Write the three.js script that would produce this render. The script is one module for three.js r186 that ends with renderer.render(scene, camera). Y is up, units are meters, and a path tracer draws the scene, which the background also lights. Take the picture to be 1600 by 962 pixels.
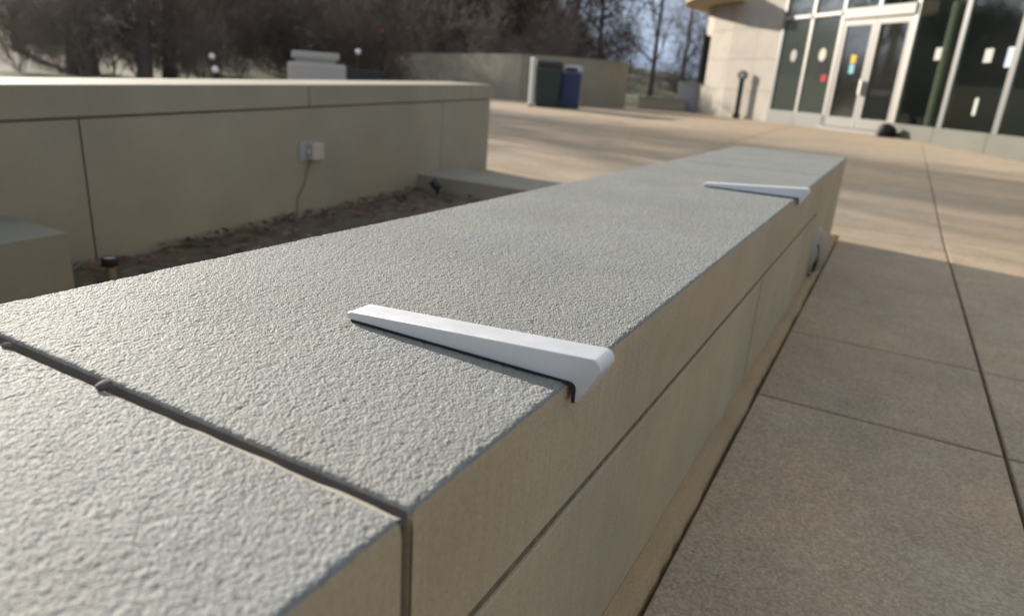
import * as THREE from 'three';
import { mergeGeometries, toCreasedNormals } from 'three/addons/utils/BufferGeometryUtils.js';
import { RoundedBoxGeometry } from 'three/addons/geometries/RoundedBoxGeometry.js';

// ------------------------------------------------------------------ camera, sky, sun, exposure
const scene = new THREE.Scene();
const camera = new THREE.PerspectiveCamera(48.9, 1024 / 615, 0.05, 900);
camera.position.set(0.226, 0.729, 0.308);
camera.rotation.order = 'YXZ';
camera.rotation.set(THREE.MathUtils.degToRad(-18.4), THREE.MathUtils.degToRad(27.97), THREE.MathUtils.degToRad(4.06));
camera.focus = 0.82;
camera.userData.fStop = 4.0;
scene.add(camera);

const SUN_AZ = 16, SUN_EL = 18;             // degrees beyond square-left of the bench, and above the horizon
const az = THREE.MathUtils.degToRad(SUN_AZ), el = THREE.MathUtils.degToRad(SUN_EL);
const sunDir = new THREE.Vector3(-Math.cos(az) * Math.cos(el), Math.sin(el), -Math.sin(az) * Math.cos(el));
const sun = new THREE.DirectionalLight(new THREE.Color().setRGB(1.0, 0.905, 0.78), 5.0);
sun.position.copy(sunDir).multiplyScalar(80);
sun.castShadow = true;
sun.shadow.radius = 1.2;
sun.shadow.mapSize.set(4096, 4096);
Object.assign(sun.shadow.camera, { left: -50, right: 50, top: 40, bottom: -40, near: 1, far: 220 });
scene.add(sun, sun.target);

{ // clear winter sky: deep blue above, paler at the horizon, a soft warm brightening round the sun
  const W = 512, H = 256, d = new Float32Array(W * H * 4), v = new THREE.Vector3();
  for (let j = 0; j < H; j++) for (let i = 0; i < W; i++) {
    const lat = ((j + 0.5) / H - 0.5) * Math.PI, lon = ((i + 0.5) / W - 0.5) * 2 * Math.PI;
    v.set(Math.cos(lat) * Math.cos(lon), Math.sin(lat), Math.cos(lat) * Math.sin(lon));
    const up = Math.max(v.y, 0), h = Math.pow(1 - up, 4), c = Math.max(v.dot(sunDir), 0);
    const g = 0.22 * Math.pow(c, 5) + 0.5 * Math.pow(c, 30);
    const k = (j * W + i) * 4;
    d[k] = 0.285 + 0.04 * h + g * 1.0;
    d[k + 1] = 0.315 + 0.09 * h + g * 0.92;
    d[k + 2] = 0.360 + 0.19 * h + g * 0.78;
    d[k + 3] = 1;
  }
  const t = new THREE.DataTexture(d, W, H, THREE.RGBAFormat, THREE.FloatType);
  t.mapping = THREE.EquirectangularReflectionMapping; t.minFilter = t.magFilter = THREE.LinearFilter; t.needsUpdate = true;
  scene.background = t; scene.environment = t;
}
const renderer = new THREE.WebGLRenderer({ antialias: true });
renderer.setSize(1024, 615);
renderer.toneMapping = THREE.LinearToneMapping;
renderer.toneMappingExposure = 1.84;
renderer.shadowMap.enabled = true;
renderer.shadowMap.type = THREE.PCFSoftShadowMap;

// ------------------------------------------------------------------ helpers
function rng(seed) { let s = seed >>> 0; return () => { s = (s + 0x6D2B79F5) | 0; let t = Math.imul(s ^ (s >>> 15), 1 | s); t = (t + Math.imul(t ^ (t >>> 7), 61 | t)) ^ t; return ((t ^ (t >>> 14)) >>> 0) / 4294967296; }; }
const used = new Map();
function numbered(n) { const c = used.get(n) || 0; used.set(n, c + 1); return c ? n + '_' + String(c).padStart(3, '0') : n; }
function mesh(name, geo, mat, parent) {
  const m = new THREE.Mesh(geo, mat); m.name = parent === scene ? numbered(name) : name; m.castShadow = m.receiveShadow = true; parent.add(m); return m;
}
function tag(o, label, category, group) { o.userData.label = label; o.userData.category = category; if (group) o.userData.group = group; return o; }
function thing(name, label, category, pos = [0, 0, 0], turn = 0, group) {
  const g = new THREE.Group(); g.name = numbered(name); g.position.set(...pos); g.rotation.y = turn; scene.add(g); return tag(g, label, category, group);
}
function structure(o) { o.userData.kind = 'structure'; return o; }
const hash = (() => { const t = new Float32Array(65536), r = rng(77); for (let i = 0; i < 65536; i++) t[i] = r(); return (x, y, s) => t[((x * 73 + y * 1999 + s * 7919) ^ (x * y * 31)) & 65535]; })();
function vnoise(x, y, s = 0, per = 0) {          // value noise 0..1; per > 0 repeats
  let xi = Math.floor(x), yi = Math.floor(y); const fx = x - xi, fy = y - yi, u = fx * fx * (3 - 2 * fx), w = fy * fy * (3 - 2 * fy);
  let x1 = xi + 1, y1 = yi + 1;
  if (per) { xi = ((xi % per) + per) % per; x1 = ((x1 % per) + per) % per; yi = ((yi % per) + per) % per; y1 = ((y1 % per) + per) % per; }
  else { xi += 5000; x1 += 5000; yi += 5000; y1 += 5000; }
  const a = hash(xi, yi, s), b = hash(x1, yi, s), c = hash(xi, y1, s), d = hash(x1, y1, s);
  return a + (b - a) * u + (c - a) * w + (a - b - c + d) * u * w;
}
const srgb = (c) => { c = Math.min(Math.max(c, 0), 1); return c <= 0.0031308 ? 12.92 * c : 1.055 * Math.pow(c, 1 / 2.4) - 0.055; };
function tex(N, metres, fn, colour = true) {     // fn(u, v) in 0..1 -> [r, g, b] linear, or a height
  const d = new Uint8Array(N * N * 4);
  for (let j = 0; j < N; j++) for (let i = 0; i < N; i++) {
    const c = fn(i / N, j / N), k = (j * N + i) * 4;
    if (colour) { d[k] = 255 * srgb(c[0]); d[k + 1] = 255 * srgb(c[1]); d[k + 2] = 255 * srgb(c[2]); } else d[k] = d[k + 1] = d[k + 2] = 255 * Math.min(Math.max(c, 0), 1);
    d[k + 3] = 255;
  }
  const t = new THREE.DataTexture(d, N, N); t.wrapS = t.wrapT = THREE.RepeatWrapping; t.magFilter = THREE.LinearFilter; t.minFilter = THREE.LinearMipmapLinearFilter; t.generateMipmaps = true;
  if (colour) t.colorSpace = THREE.SRGBColorSpace; t.repeat.set(1 / metres, 1 / metres); t.needsUpdate = true; return t;
}
const std = (o) => { const m = new THREE.MeshStandardMaterial({ side: THREE.DoubleSide, roughness: 0.85, ...o }); return m; };
const lin = (r, g, b) => new THREE.Color().setRGB(r, g, b);

// uv in metres from the dominant axis of each face
function metreUV(g) {
  g = g.index ? g.toNonIndexed() : g; const p = g.attributes.position, n = g.attributes.normal, uv = new Float32Array(p.count * 2);
  for (let i = 0; i < p.count; i += 3) {
    let nx = 0, ny = 0, nz = 0; for (let k = 0; k < 3; k++) { nx += Math.abs(n.getX(i + k)); ny += Math.abs(n.getY(i + k)); nz += Math.abs(n.getZ(i + k)); }
    for (let k = 0; k < 3; k++) {
      const x = p.getX(i + k), y = p.getY(i + k), z = p.getZ(i + k);
      const [a, b] = ny >= nx && ny >= nz ? [x, z] : nx >= nz ? [z, y] : [x, y];
      uv[(i + k) * 2] = a; uv[(i + k) * 2 + 1] = b;
    }
  }
  g.setAttribute('uv', new THREE.BufferAttribute(uv, 2)); return g;
}
// a slab standing on a plan outline [[x, z], ...], bevelled; lift(x, z) tilts it
function prism(pts, y0, y1, bevel = 0.004, lift) {
  const s = new THREE.Shape(pts.map(([x, z]) => new THREE.Vector2(x, -z)));
  const g = new THREE.ExtrudeGeometry(s, { depth: y1 - y0 - 2 * bevel, bevelEnabled: bevel > 0, bevelSize: bevel, bevelOffset: -bevel, bevelThickness: bevel, bevelSegments: 2, curveSegments: 4 });
  g.rotateX(-Math.PI / 2); g.translate(0, y0 + bevel, 0);
  if (lift) { const p = g.attributes.position; for (let i = 0; i < p.count; i++) p.setY(i, p.getY(i) + lift(p.getX(i), p.getZ(i))); g.computeVertexNormals(); }
  return metreUV(g);
}
const box = (w, h, d, x = 0, y = 0, z = 0, r = 0.004) => metreUV(new RoundedBoxGeometry(w, h, d, 2, Math.min(r, w / 2.1, h / 2.1, d / 2.1)).translate(x, y + h / 2, z));
const rect = (x0, x1, z0, z1) => [[x0, z0], [x1, z0], [x1, z1], [x0, z1]];
const merge = (a) => mergeGeometries(a.map((g) => (g.index ? g.toNonIndexed() : g)));
const groundRise = (x, z) => 0.024 * Math.min(Math.max(0, -z - 4.5), 10);

// ------------------------------------------------------------------ surfaces
const fbm = (u, v, per, s, oct = 4) => { let a = 0.5, r = 0, q = per; for (let o = 0; o < oct; o++) { r += a * vnoise(u * q, v * q, s + o, q); q *= 2; a *= 0.5; } return r / (1 - Math.pow(0.5, oct)); };
// rough bush-hammered cast stone: pale grey-buff with sand grains
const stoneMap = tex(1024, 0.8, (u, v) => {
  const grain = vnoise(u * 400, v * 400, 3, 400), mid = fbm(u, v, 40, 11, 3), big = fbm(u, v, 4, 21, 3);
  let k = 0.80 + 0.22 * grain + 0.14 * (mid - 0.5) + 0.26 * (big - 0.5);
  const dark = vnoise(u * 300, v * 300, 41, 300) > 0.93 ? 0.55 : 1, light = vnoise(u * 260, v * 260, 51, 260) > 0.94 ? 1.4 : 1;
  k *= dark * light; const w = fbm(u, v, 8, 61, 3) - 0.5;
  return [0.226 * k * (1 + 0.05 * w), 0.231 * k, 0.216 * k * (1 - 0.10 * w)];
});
const stoneBump = tex(1024, 0.25, (u, v) => 0.5 * fbm(u, v, 70, 71, 3) + 0.5 * vnoise(u * 170, v * 170, 75, 170), false);
const M = {};
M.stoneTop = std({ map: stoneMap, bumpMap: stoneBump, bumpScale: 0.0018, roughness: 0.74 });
// smooth cast side, warmer tan than the grey top, with fine vertical rub marks
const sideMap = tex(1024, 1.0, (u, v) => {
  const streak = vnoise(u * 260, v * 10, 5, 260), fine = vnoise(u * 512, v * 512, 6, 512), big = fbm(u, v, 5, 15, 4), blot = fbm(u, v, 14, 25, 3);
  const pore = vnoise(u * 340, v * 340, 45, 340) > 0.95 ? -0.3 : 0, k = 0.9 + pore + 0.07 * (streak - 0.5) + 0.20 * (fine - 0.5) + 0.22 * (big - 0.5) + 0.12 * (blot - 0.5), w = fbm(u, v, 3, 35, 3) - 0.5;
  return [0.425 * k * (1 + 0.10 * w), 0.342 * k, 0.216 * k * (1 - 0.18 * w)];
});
const sideBump = tex(512, 0.5, (u, v) => 0.5 * vnoise(u * 128, v * 8, 7, 128) + 0.5 * vnoise(u * 256, v * 256, 8, 256), false);
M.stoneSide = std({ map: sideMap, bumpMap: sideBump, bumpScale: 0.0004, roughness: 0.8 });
// board-smooth concrete of the planter wall
const wallMap = tex(1024, 2.2, (u, v) => {
  const big = fbm(u, v, 4, 16, 4), blot = fbm(u, v, 11, 26, 4), fine = vnoise(u * 512, v * 512, 9, 512), w = fbm(u, v, 6, 36, 3) - 0.5;
  const k = 0.92 + 0.26 * (big - 0.5) + 0.18 * (blot - 0.5) + 0.10 * (fine - 0.5);
  return [0.284 * k * (1 + 0.14 * w), 0.262 * k, 0.202 * k * (1 - 0.10 * w)];
});
M.wall = std({ map: wallMap, roughness: 0.82 });
M.mortar = std({ color: lin(0.19, 0.135, 0.085), map: tex(256, 0.15, (u, v) => { const k = 0.65 + 0.7 * (fbm(u, v, 12, 90, 3) - 0.25); return [k, k, k]; }), roughness: 0.95 });
M.litArris = std({ color: lin(0.36, 0.325, 0.265), roughness: 0.7 });  // pale colour that paints the sunlit arris of the cap joint
M.darkJoint = std({ color: lin(0.16, 0.125, 0.085), roughness: 0.95 });
// exposed-aggregate paving
const pavingMap = (tint, seed) => tex(1024, 1.1, (u, v) => {
  const g1 = vnoise(u * 420, v * 420, seed, 420), g2 = vnoise(u * 230, v * 230, seed + 1, 230), big = fbm(u, v, 4, seed + 2, 4), blot = fbm(u, v, 18, seed + 6, 3);
  let k = 0.86 + 0.30 * (g1 - 0.5) + 0.36 * (g2 - 0.5) + 0.26 * (big - 0.5) + 0.16 * (blot - 0.5);
  if (vnoise(u * 330, v * 330, seed + 9, 330) > 0.93) k *= 1.3; if (vnoise(u * 250, v * 250, seed + 10, 250) > 0.94) k *= 0.6;
  const w = fbm(u, v, 5, seed + 12, 3) - 0.5;
  return [tint[0] * k * (1 + 0.12 * w), tint[1] * k, tint[2] * k * (1 - 0.14 * w)];
});
const pavingBump = tex(512, 0.3, (u, v) => vnoise(u * 110, v * 110, 55, 110) * 0.6 + vnoise(u * 240, v * 240, 56, 240) * 0.4, false);
M.paving = [[0.415, 0.318, 0.218], [0.400, 0.313, 0.220], [0.430, 0.330, 0.226]].map((c, i) => std({ map: pavingMap(c, 100 + i * 20), bumpMap: pavingBump, bumpScale: 0.0006, roughness: 0.85 }));
M.limestone = [0, 1, 2].map((i) => std({ map: tex(256, 1.5, (u, v) => { const k = 0.9 + 0.24 * (fbm(u, v, 5, 200 + i * 9, 4) - 0.5) + 0.06 * (vnoise(u * 128, v * 128, 3 + i, 128) - 0.5); return [0.44 * k, 0.40 * k, 0.345 * k]; }), roughness: 0.85 }));
M.aluminium = std({ color: lin(0.70, 0.70, 0.705), metalness: 0.6, roughness: 1, roughnessMap: tex(512, 0.12, (u, v) => { const k = 0.47 + 0.10 * (vnoise(u * 6, v * 220, 93, 512) - 0.5) + 0.16 * (fbm(u, v, 5, 94, 4) - 0.5) + (vnoise(u * 9, v * 180, 95, 512) > 0.93 ? 0.12 : 0); return k; }, false), bumpMap: tex(512, 0.12, (u, v) => 0.5 + 0.4 * (vnoise(u * 5, v * 240, 91, 512) - 0.5) + (vnoise(u * 14, v * 150, 96, 512) > 0.95 ? -0.4 : 0), false), bumpScale: 0.00004 });
M.rubber = std({ color: lin(0.012, 0.012, 0.014), roughness: 0.7 });
M.black = std({ color: lin(0.018, 0.018, 0.02), roughness: 0.5 });
M.frame = std({ color: lin(0.27, 0.262, 0.245), metalness: 0.35, roughness: 0.45 });
M.darkFrame = std({ color: lin(0.15, 0.155, 0.15), metalness: 0.4, roughness: 0.45 });
M.soil = std({ map: tex(512, 0.9, (u, v) => { const k = 0.55 + 0.9 * fbm(u, v, 30, 300, 4), w = fbm(u, v, 40, 310, 3); return [0.105 * k, 0.088 * k * (0.8 + 0.3 * w), 0.058 * k]; }), roughness: 1 });
M.bark = [[0.125, 0.097, 0.08], [0.22, 0.182, 0.15], [0.24, 0.09, 0.05], [0.11, 0.078, 0.062]].map((c) => std({ color: lin(...c), roughness: 0.95 }));
M.grass = std({ map: tex(1024, 40, (u, v) => {
  const k = 0.7 + 0.8 * (fbm(u, v, 60, 400, 4) - 0.3), w = Math.min(Math.max((fbm(u, v, 9, 410, 4) - 0.42) * 5, 0), 1);
  return [(0.085 + 0.025 * w) * k, (0.07 + 0.055 * w) * k, (0.042 - 0.004 * w) * k];
}), roughness: 1 });

// ------------------------------------------------------------------ ground and paving
{ // terrain: tucked below the paving, level lawn round it, rising into a wooded bank beyond
  const N = 150, pos = [], idx = [], uv = [];
  const hgt = (x, z) => {
    const ox = Math.max(-16.5 - x, x - 9, 0), oz = Math.max(-32 - z, z - 3, 0), out = Math.hypot(ox, oz), t = Math.min(out / 3, 1);
    const inside = groundRise(x, z) - 0.16 - (z > -4.3 ? 0.1 : 0);
    const D = Math.hypot(x, z), left = Math.min(Math.max((-x - 8) / 25, 0), 1);
    const bank = left * Math.min(Math.max((D - 34) / 40, 0), 1) * 3.6, lump = 0.3 * (vnoise(x * 0.15 + 50, z * 0.15 + 50, 500) - 0.5) * t;
    return inside * (1 - t) + t * (0.10 + bank) + lump;
  };
  const co = (i) => { const s = (i / N) * 2 - 1; return Math.sign(s) * Math.pow(Math.abs(s), 2.6) * 320; };
  for (let j = 0; j <= N; j++) for (let i = 0; i <= N; i++) { const x = co(i) - 6, z = co(j) - 12; pos.push(x, hgt(x, z), z); uv.push(x, z); }
  for (let j = 0; j < N; j++) for (let i = 0; i < N; i++) { const a = j * (N + 1) + i; idx.push(a, a + N + 1, a + 1, a + 1, a + N + 1, a + N + 2); }
  const g = new THREE.BufferGeometry(); g.setAttribute('position', new THREE.Float32BufferAttribute(pos, 3)); g.setAttribute('uv', new THREE.Float32BufferAttribute(uv, 2)); g.setIndex(idx); g.computeVertexNormals();
  const m = structure(mesh('ground', g, M.grass, scene)); m.userData.label = 'rough winter lawn and leaf litter around the plaza';
}
const plaza = structure(new THREE.Group()); plaza.name = 'plaza'; scene.add(plaza); plaza.userData.label = 'tan exposed aggregate concrete plaza in large slabs';
{
  const r = rng(5), G = 0.0045;
  const slab = (x0, x1, z0, z1) => { const dy = (r() - 0.5) * 0.002; mesh('paving_slab', prism(rect(x0 + G, x1 - G, z0 - G, z1 + G), -0.11, dy, 0.004, groundRise), M.paving[Math.floor(r() * 3)], plaza); };
  const zr = [2.4, -1.44, -2.04, -4.1];
  for (let k = 0; k < 3; k++) { slab(0.0405, 0.59, zr[k], zr[k + 1]); slab(0.59, 2.45, zr[k], zr[k + 1]); slab(2.45, 4.85, zr[k], zr[k + 1]); slab(4.85, 7.25, zr[k], zr[k + 1]); }
  for (let i = -7; i < 3; i++) for (let j = 0; j < 12; j++) {
    const x0 = 0.59 + i * 2.4, z0 = j === 0 ? -4.1 : -4.5 - (j - 1) * 2.4, z1 = -4.5 - j * 2.4;
    if (x0 > 2 && z0 < -16) continue; slab(x0, x0 + 2.4, z0, z1);
  }
  mesh('joint_bed', prism(rect(0, 7.3, 2.4, -4.1), -0.13, -0.03, 0.002, groundRise), M.darkJoint, plaza);
  const segs = []; for (let j = 0; j < 3; j++) { const z0 = [-4.1, -4.5, -14.5][j], z1 = [-4.5, -14.5, -31][j]; segs.push(prism(rect(-16.3, 7.8, z0, z1), -0.13, -0.03, 0, groundRise)); }
  mesh('joint_bed', merge(segs), M.darkJoint, plaza);
}

// ------------------------------------------------------------------ the cast-stone seat wall
const BH = 0.46, BW = 0.6, CT = 0.147, GAP = 0.0122;
const relief = (x, z) => {                                    // metres of relief of the hammered top
  const wx = x + 0.002 * (vnoise(x * 160, z * 160, 700) - 0.5), a = vnoise(wx * 290, z * 240, 701), b = vnoise(x * 480, z * 420, 702), c = vnoise(x * 130, z * 110, 703), d = vnoise(x * 22, z * 20, 704);
  const rid = 1 - Math.abs(2 * a - 1), pit = Math.max(0, vnoise(x * 230 + 9, z * 180, 706) - 0.70) * 3.3;
  return 0.8 * (-0.0009 * pit * pit + 0.0004 * (rid - 0.5) + 0.0007 * (a - 0.5) + 0.0005 * (b - 0.5) + 0.0005 * (c - 0.5) + 0.0006 * (d - 0.5));
};
function capGeometry(z0, z1, t, rows) {                        // z0 > z1; split into top and side pieces that share their seam
  const R = 0.006, n = 430, prof = [];                         // [x, y, nx, ny]
  for (let i = 0; i <= n; i++) { const x = -BW + R + (BW - 2 * R) * i / n; prof.push([x, BH, 0, 1]); }
  for (let i = 1; i <= 4; i++) { const a = i / 4 * Math.PI / 2 * 0.6; prof.push([-R + R * Math.sin(a), BH - R + R * Math.cos(a), Math.sin(a), Math.cos(a)]); }
  for (let i = 1; i <= 4; i++) { const a = -i / 4 * Math.PI / 2 * 0.6; prof.unshift([-BW + R + R * Math.sin(a), BH - R + R * Math.cos(a), Math.sin(a), Math.cos(a)]); }
  const P = prof.length, top = (x, y, nx, ny, z) => {
    const e = Math.min(z0 - z, z - z1), ends = e < 0.006 ? (1 - Math.sqrt(Math.max(1 - Math.pow(1 - e / 0.006, 2), 0))) * 0.005 : 0;
    const h = relief(x + (1 - ny) * 0.02, z) * (ny < 0.98 ? 1.7 : 1);
    return [x + nx * h, y + ny * h - ends * (0.7 + 0.5 * vnoise(x * 90, z0 * 7 + z, 705)), z];
  };
  const pos = [], uv = [], idx = [];
  rows.forEach((z) => prof.forEach(([x, y, nx, ny]) => { pos.push(...top(x, y, nx, ny, z)); uv.push(x + (1 - ny) * 0.02 * Math.sign(nx), z); }));
  for (let j = 0; j < rows.length - 1; j++) for (let i = 0; i < P - 1; i++) { const a = j * P + i; idx.push(a, a + 1, a + P, a + 1, a + P + 1, a + P); }
  const g = new THREE.BufferGeometry(); g.setAttribute('position', new THREE.Float32BufferAttribute(pos, 3)); g.setAttribute('uv', new THREE.Float32BufferAttribute(uv, 2)); g.setIndex(idx); g.computeVertexNormals();
  // sides and ends
  const sp = [], su = [], si = [], q = (x, y, z, u, v) => { sp.push(x, y, z); su.push(u, v); return sp.length / 3 - 1; };
  for (const [pi, xs] of [[P - 1, 0], [0, -BW]]) {
    let prev = null;
    rows.forEach((z, j) => {
      const k = (j * P + pi) * 3, lvl = [0, 0.06, 0.4, 1].map((f) => { const x = f === 0 ? pos[k] : xs, y = f === 0 ? pos[k + 1] : pos[k + 1] + (BH - t - pos[k + 1]) * f; return q(x, y, z, z, y); });
      if (prev) for (let m = 0; m < 3; m++) si.push(prev[m], lvl[m], prev[m + 1], lvl[m], lvl[m + 1], prev[m + 1]);
      prev = lvl;
    });
  }
  for (const j of [0, rows.length - 1]) {
    let prev = null;
    for (let i = 0; i < P; i += 2) { const k = (j * P + i) * 3, c = [q(pos[k], pos[k + 1], rows[j], pos[k], pos[k + 1]), q(pos[k], BH - t, rows[j], pos[k], BH - t)]; if (prev) si.push(prev[0], prev[1], c[0], c[0], prev[1], c[1]); prev = c; }
  }
  const s = new THREE.BufferGeometry(); s.setAttribute('position', new THREE.Float32BufferAttribute(sp, 3)); s.setAttribute('uv', new THREE.Float32BufferAttribute(su, 2)); s.setIndex(si); s.computeVertexNormals();
  return [g, toCreasedNormals(s, 0.6)];
}
const bench = thing('seat_wall', 'long low cast stone seat wall with rough grey top in the foreground', 'bench');
{
  const step = (list) => { const r = []; for (const [a, b, s] of list) { const n = Math.max(1, Math.round(Math.abs(b - a) / s)); for (let i = 0; i < n; i++) r.push(a + (b - a) * i / n); } r.push(list[list.length - 1][1]); return r; };
  const caps = [
    [1.9, GAP, CT, [[1.9, 0.34, 0.05], [0.34, GAP + 0.008, 0.0014], [GAP + 0.008, GAP, 0.001]]],
    [0, -2.67, CT, [[0, -0.008, 0.001], [-0.008, -0.6, 0.0014], [-0.6, -0.95, 0.002], [-0.95, -1.5, 0.0032], [-1.5, -1.6, 0.005], [-1.6, -2.662, 0.008], [-2.662, -2.67, 0.002]]],
    [-2.678, -3.95, BH + 0.06, [[-2.678, -2.69, 0.003], [-2.69, -3.942, 0.009], [-3.942, -3.95, 0.002]]],
  ];
  for (const [z0, z1, t, rows] of caps) {
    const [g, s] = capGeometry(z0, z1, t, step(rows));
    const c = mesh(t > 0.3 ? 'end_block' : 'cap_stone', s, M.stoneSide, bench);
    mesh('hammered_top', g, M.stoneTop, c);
  }
  const y1 = BH - CT - 0.015;
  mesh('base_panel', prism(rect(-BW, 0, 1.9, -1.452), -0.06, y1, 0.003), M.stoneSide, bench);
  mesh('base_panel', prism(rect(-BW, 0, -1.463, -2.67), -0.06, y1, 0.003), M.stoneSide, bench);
  mesh('bed_joint', prism(rect(-BW + 0.004, -0.0035, 1.88, -2.66), y1 - 0.006, BH - CT + 0.004, 0), M.mortar, bench);
  // sealant in the open joint between the two near cap stones
  const strip = (name, mat, fn, m) => {
    const pos = [], idx = [], n = 120;
    for (let i = 0; i <= n; i++) for (const q of fn(-BW + 0.004 + (BW - 0.009) * i / n, i)) pos.push(...q);
    for (let i = 0; i < n; i++) for (let k = 0; k < m - 1; k++) { const a = i * m + k; idx.push(a, a + 1, a + m, a + 1, a + m + 1, a + m); }
    const sg = new THREE.BufferGeometry(); sg.setAttribute('position', new THREE.Float32BufferAttribute(pos, 3)); sg.setIndex(idx); sg.computeVertexNormals(); mesh(name, sg, mat, bench);
  };
  // dark sealant; its film paints far-face shade, the pale strip a sunlit near arris
  strip('sealant_and_shade_film', std({ color: lin(0.075, 0.066, 0.064), roughness: 0.75 }), (x, i) => { const y = BH - 0.011 - 0.002 * vnoise(i * 0.13, 2, 801); return [[x, BH - 0.0042, 0.0004], [x, y, 0.003], [x, y - 0.001, GAP * 0.5], [x, y + 0.003, GAP]]; }, 4);
  strip('sunlit_arris_strip', M.litArris, (x, i) => { const f = Math.max(0.06, 1 + x / BW * 1.05), e = GAP * (1 - (0.06 + 0.50 * f) * (0.78 + 0.44 * vnoise(i * 0.21, 3, 803))); return [[x, BH - 0.010, e + 0.0006], [x, BH - 0.0058, e], [x, BH - 0.0030 - 0.0006 * vnoise(i * 0.5, 5, 804), GAP], [x, BH - 0.004, GAP + 0.001]]; }, 4);
  mesh('joint_backing', prism(rect(-BW + 0.004, -0.014, GAP, 0), BH - CT, BH - 0.036, 0), std({ color: lin(0.10, 0.078, 0.056), roughness: 0.95 }), bench);
}
{ // mortar fillet along the foot of the seat wall
  const pos = [], idx = [], uv = [], n = 400;
  for (let i = 0; i <= n; i++) { const z = 1.9 - 5.9 * i / n, w = 0.040 + 0.006 * (vnoise(z * 6, 1, 811) - 0.5) + 0.005 * (vnoise(z * 30, 2, 812) - 0.5), h = 0.006 + 0.012 * vnoise(z * 9, 3, 813) + 0.004 * vnoise(z * 45, 3, 814); pos.push(0.0005, h, z, w * 0.45, h * 0.45 + 0.002, z, w * 0.9, 0.001, z, w, -0.06, z); uv.push(0, z, 0.02, z, 0.04, z, 0.08, z); }
  for (let i = 0; i < n; i++) for (let k = 0; k < 3; k++) { const a = i * 4 + k; idx.push(a, a + 1, a + 4, a + 1, a + 5, a + 4); }
  const g = new THREE.BufferGeometry(); g.setAttribute('position', new THREE.Float32BufferAttribute(pos, 3)); g.setAttribute('uv', new THREE.Float32BufferAttribute(uv, 2)); g.setIndex(idx); g.computeVertexNormals();
  mesh('foot_fillet', g, std({ map: sideMap, color: lin(0.86, 0.76, 0.66), bumpMap: pavingBump, bumpScale: 0.001, roughness: 0.9 }), bench);
}
{ // hooded step light in the side of the end block
  const t = thing('step_light', 'oval hooded step light low on the side of the seat wall end', 'light', [0, 0.12, -2.87]);
  const s = new THREE.Shape(); s.absellipse(0, 0, 0.085, 0.105, 0, Math.PI * 2); const h = new THREE.Path(); h.absellipse(0, 0, 0.062, 0.082, 0, Math.PI * 2); s.holes.push(h);
  mesh('rim', metreUV(new THREE.ExtrudeGeometry(s, { depth: 0.014, bevelEnabled: true, bevelSize: 0.003, bevelThickness: 0.003, bevelSegments: 2, curveSegments: 20 }).rotateY(Math.PI / 2)), std({ color: lin(0.42, 0.37, 0.30), roughness: 0.6 }), t);
  mesh('hood', new THREE.SphereGeometry(1, 24, 16).scale(0.055, 0.098, 0.075).translate(0.006, 0, 0), std({ color: lin(0.30, 0.245, 0.18), roughness: 0.6 }), t);
  mesh('opening', metreUV(new THREE.ExtrudeGeometry((() => { const e = new THREE.Shape(); e.absellipse(0.022, -0.018, 0.013, 0.062, 0, Math.PI * 2); return e; })(), { depth: 0.034, bevelEnabled: false, curveSegments: 16 }).translate(0, 0, 0.032)), std({ color: lin(0.03, 0.024, 0.018), roughness: 0.6 }), t);
}
// skate stops
function skateStop(z, label) {
  const t = thing('skate_stop', label, 'skate stop', [0, BH, z], 0, 'metal skate stops on the seat wall');
  const s = new THREE.Shape();
  s.moveTo(-0.272, 0.0030); s.lineTo(0.001, 0.0030); s.quadraticCurveTo(0.0085, 0.0030, 0.0085, -0.004); s.lineTo(0.0085, -0.0165); s.quadraticCurveTo(0.0115, -0.0175, 0.0135, -0.0145);
  s.lineTo(0.0305, 0.016); s.quadraticCurveTo(0.0345, 0.0245, 0.0275, 0.0305); s.quadraticCurveTo(0.025, 0.0322, 0.021, 0.0318); s.lineTo(-0.266, 0.0125); s.quadraticCurveTo(-0.277, 0.012, -0.276, 0.0075); s.quadraticCurveTo(-0.2755, 0.0030, -0.272, 0.0030);
  const g = new THREE.ExtrudeGeometry(s, { depth: 0.034, bevelEnabled: true, bevelSize: 0.0012, bevelOffset: -0.0012, bevelThickness: 0.0012, bevelSegments: 2, curveSegments: 8 });
  g.translate(0, 0, -0.036); mesh('body', metreUV(toCreasedNormals(g, 0.25)), M.aluminium, t);
  const u = new THREE.Shape(); u.moveTo(-0.27, 0.0005); u.lineTo(0.002, 0.0005); u.lineTo(0.0055, -0.004); u.lineTo(0.0055, -0.0175); u.lineTo(0.0088, -0.0175); u.lineTo(0.0088, -0.003); u.quadraticCurveTo(0.0082, 0.0030, 0.001, 0.0031); u.lineTo(-0.27, 0.0031);
  mesh('gasket', metreUV(new THREE.ExtrudeGeometry(u, { depth: 0.0346, bevelEnabled: false, curveSegments: 6 }).translate(0, 0, -0.0353)), M.rubber, t);
  return t;
}
skateStop(-0.24, 'larger nearer silver skate stop wedged over the seat wall edge');
skateStop(-1.85, 'smaller farther silver skate stop near the far end of the seat wall');
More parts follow.
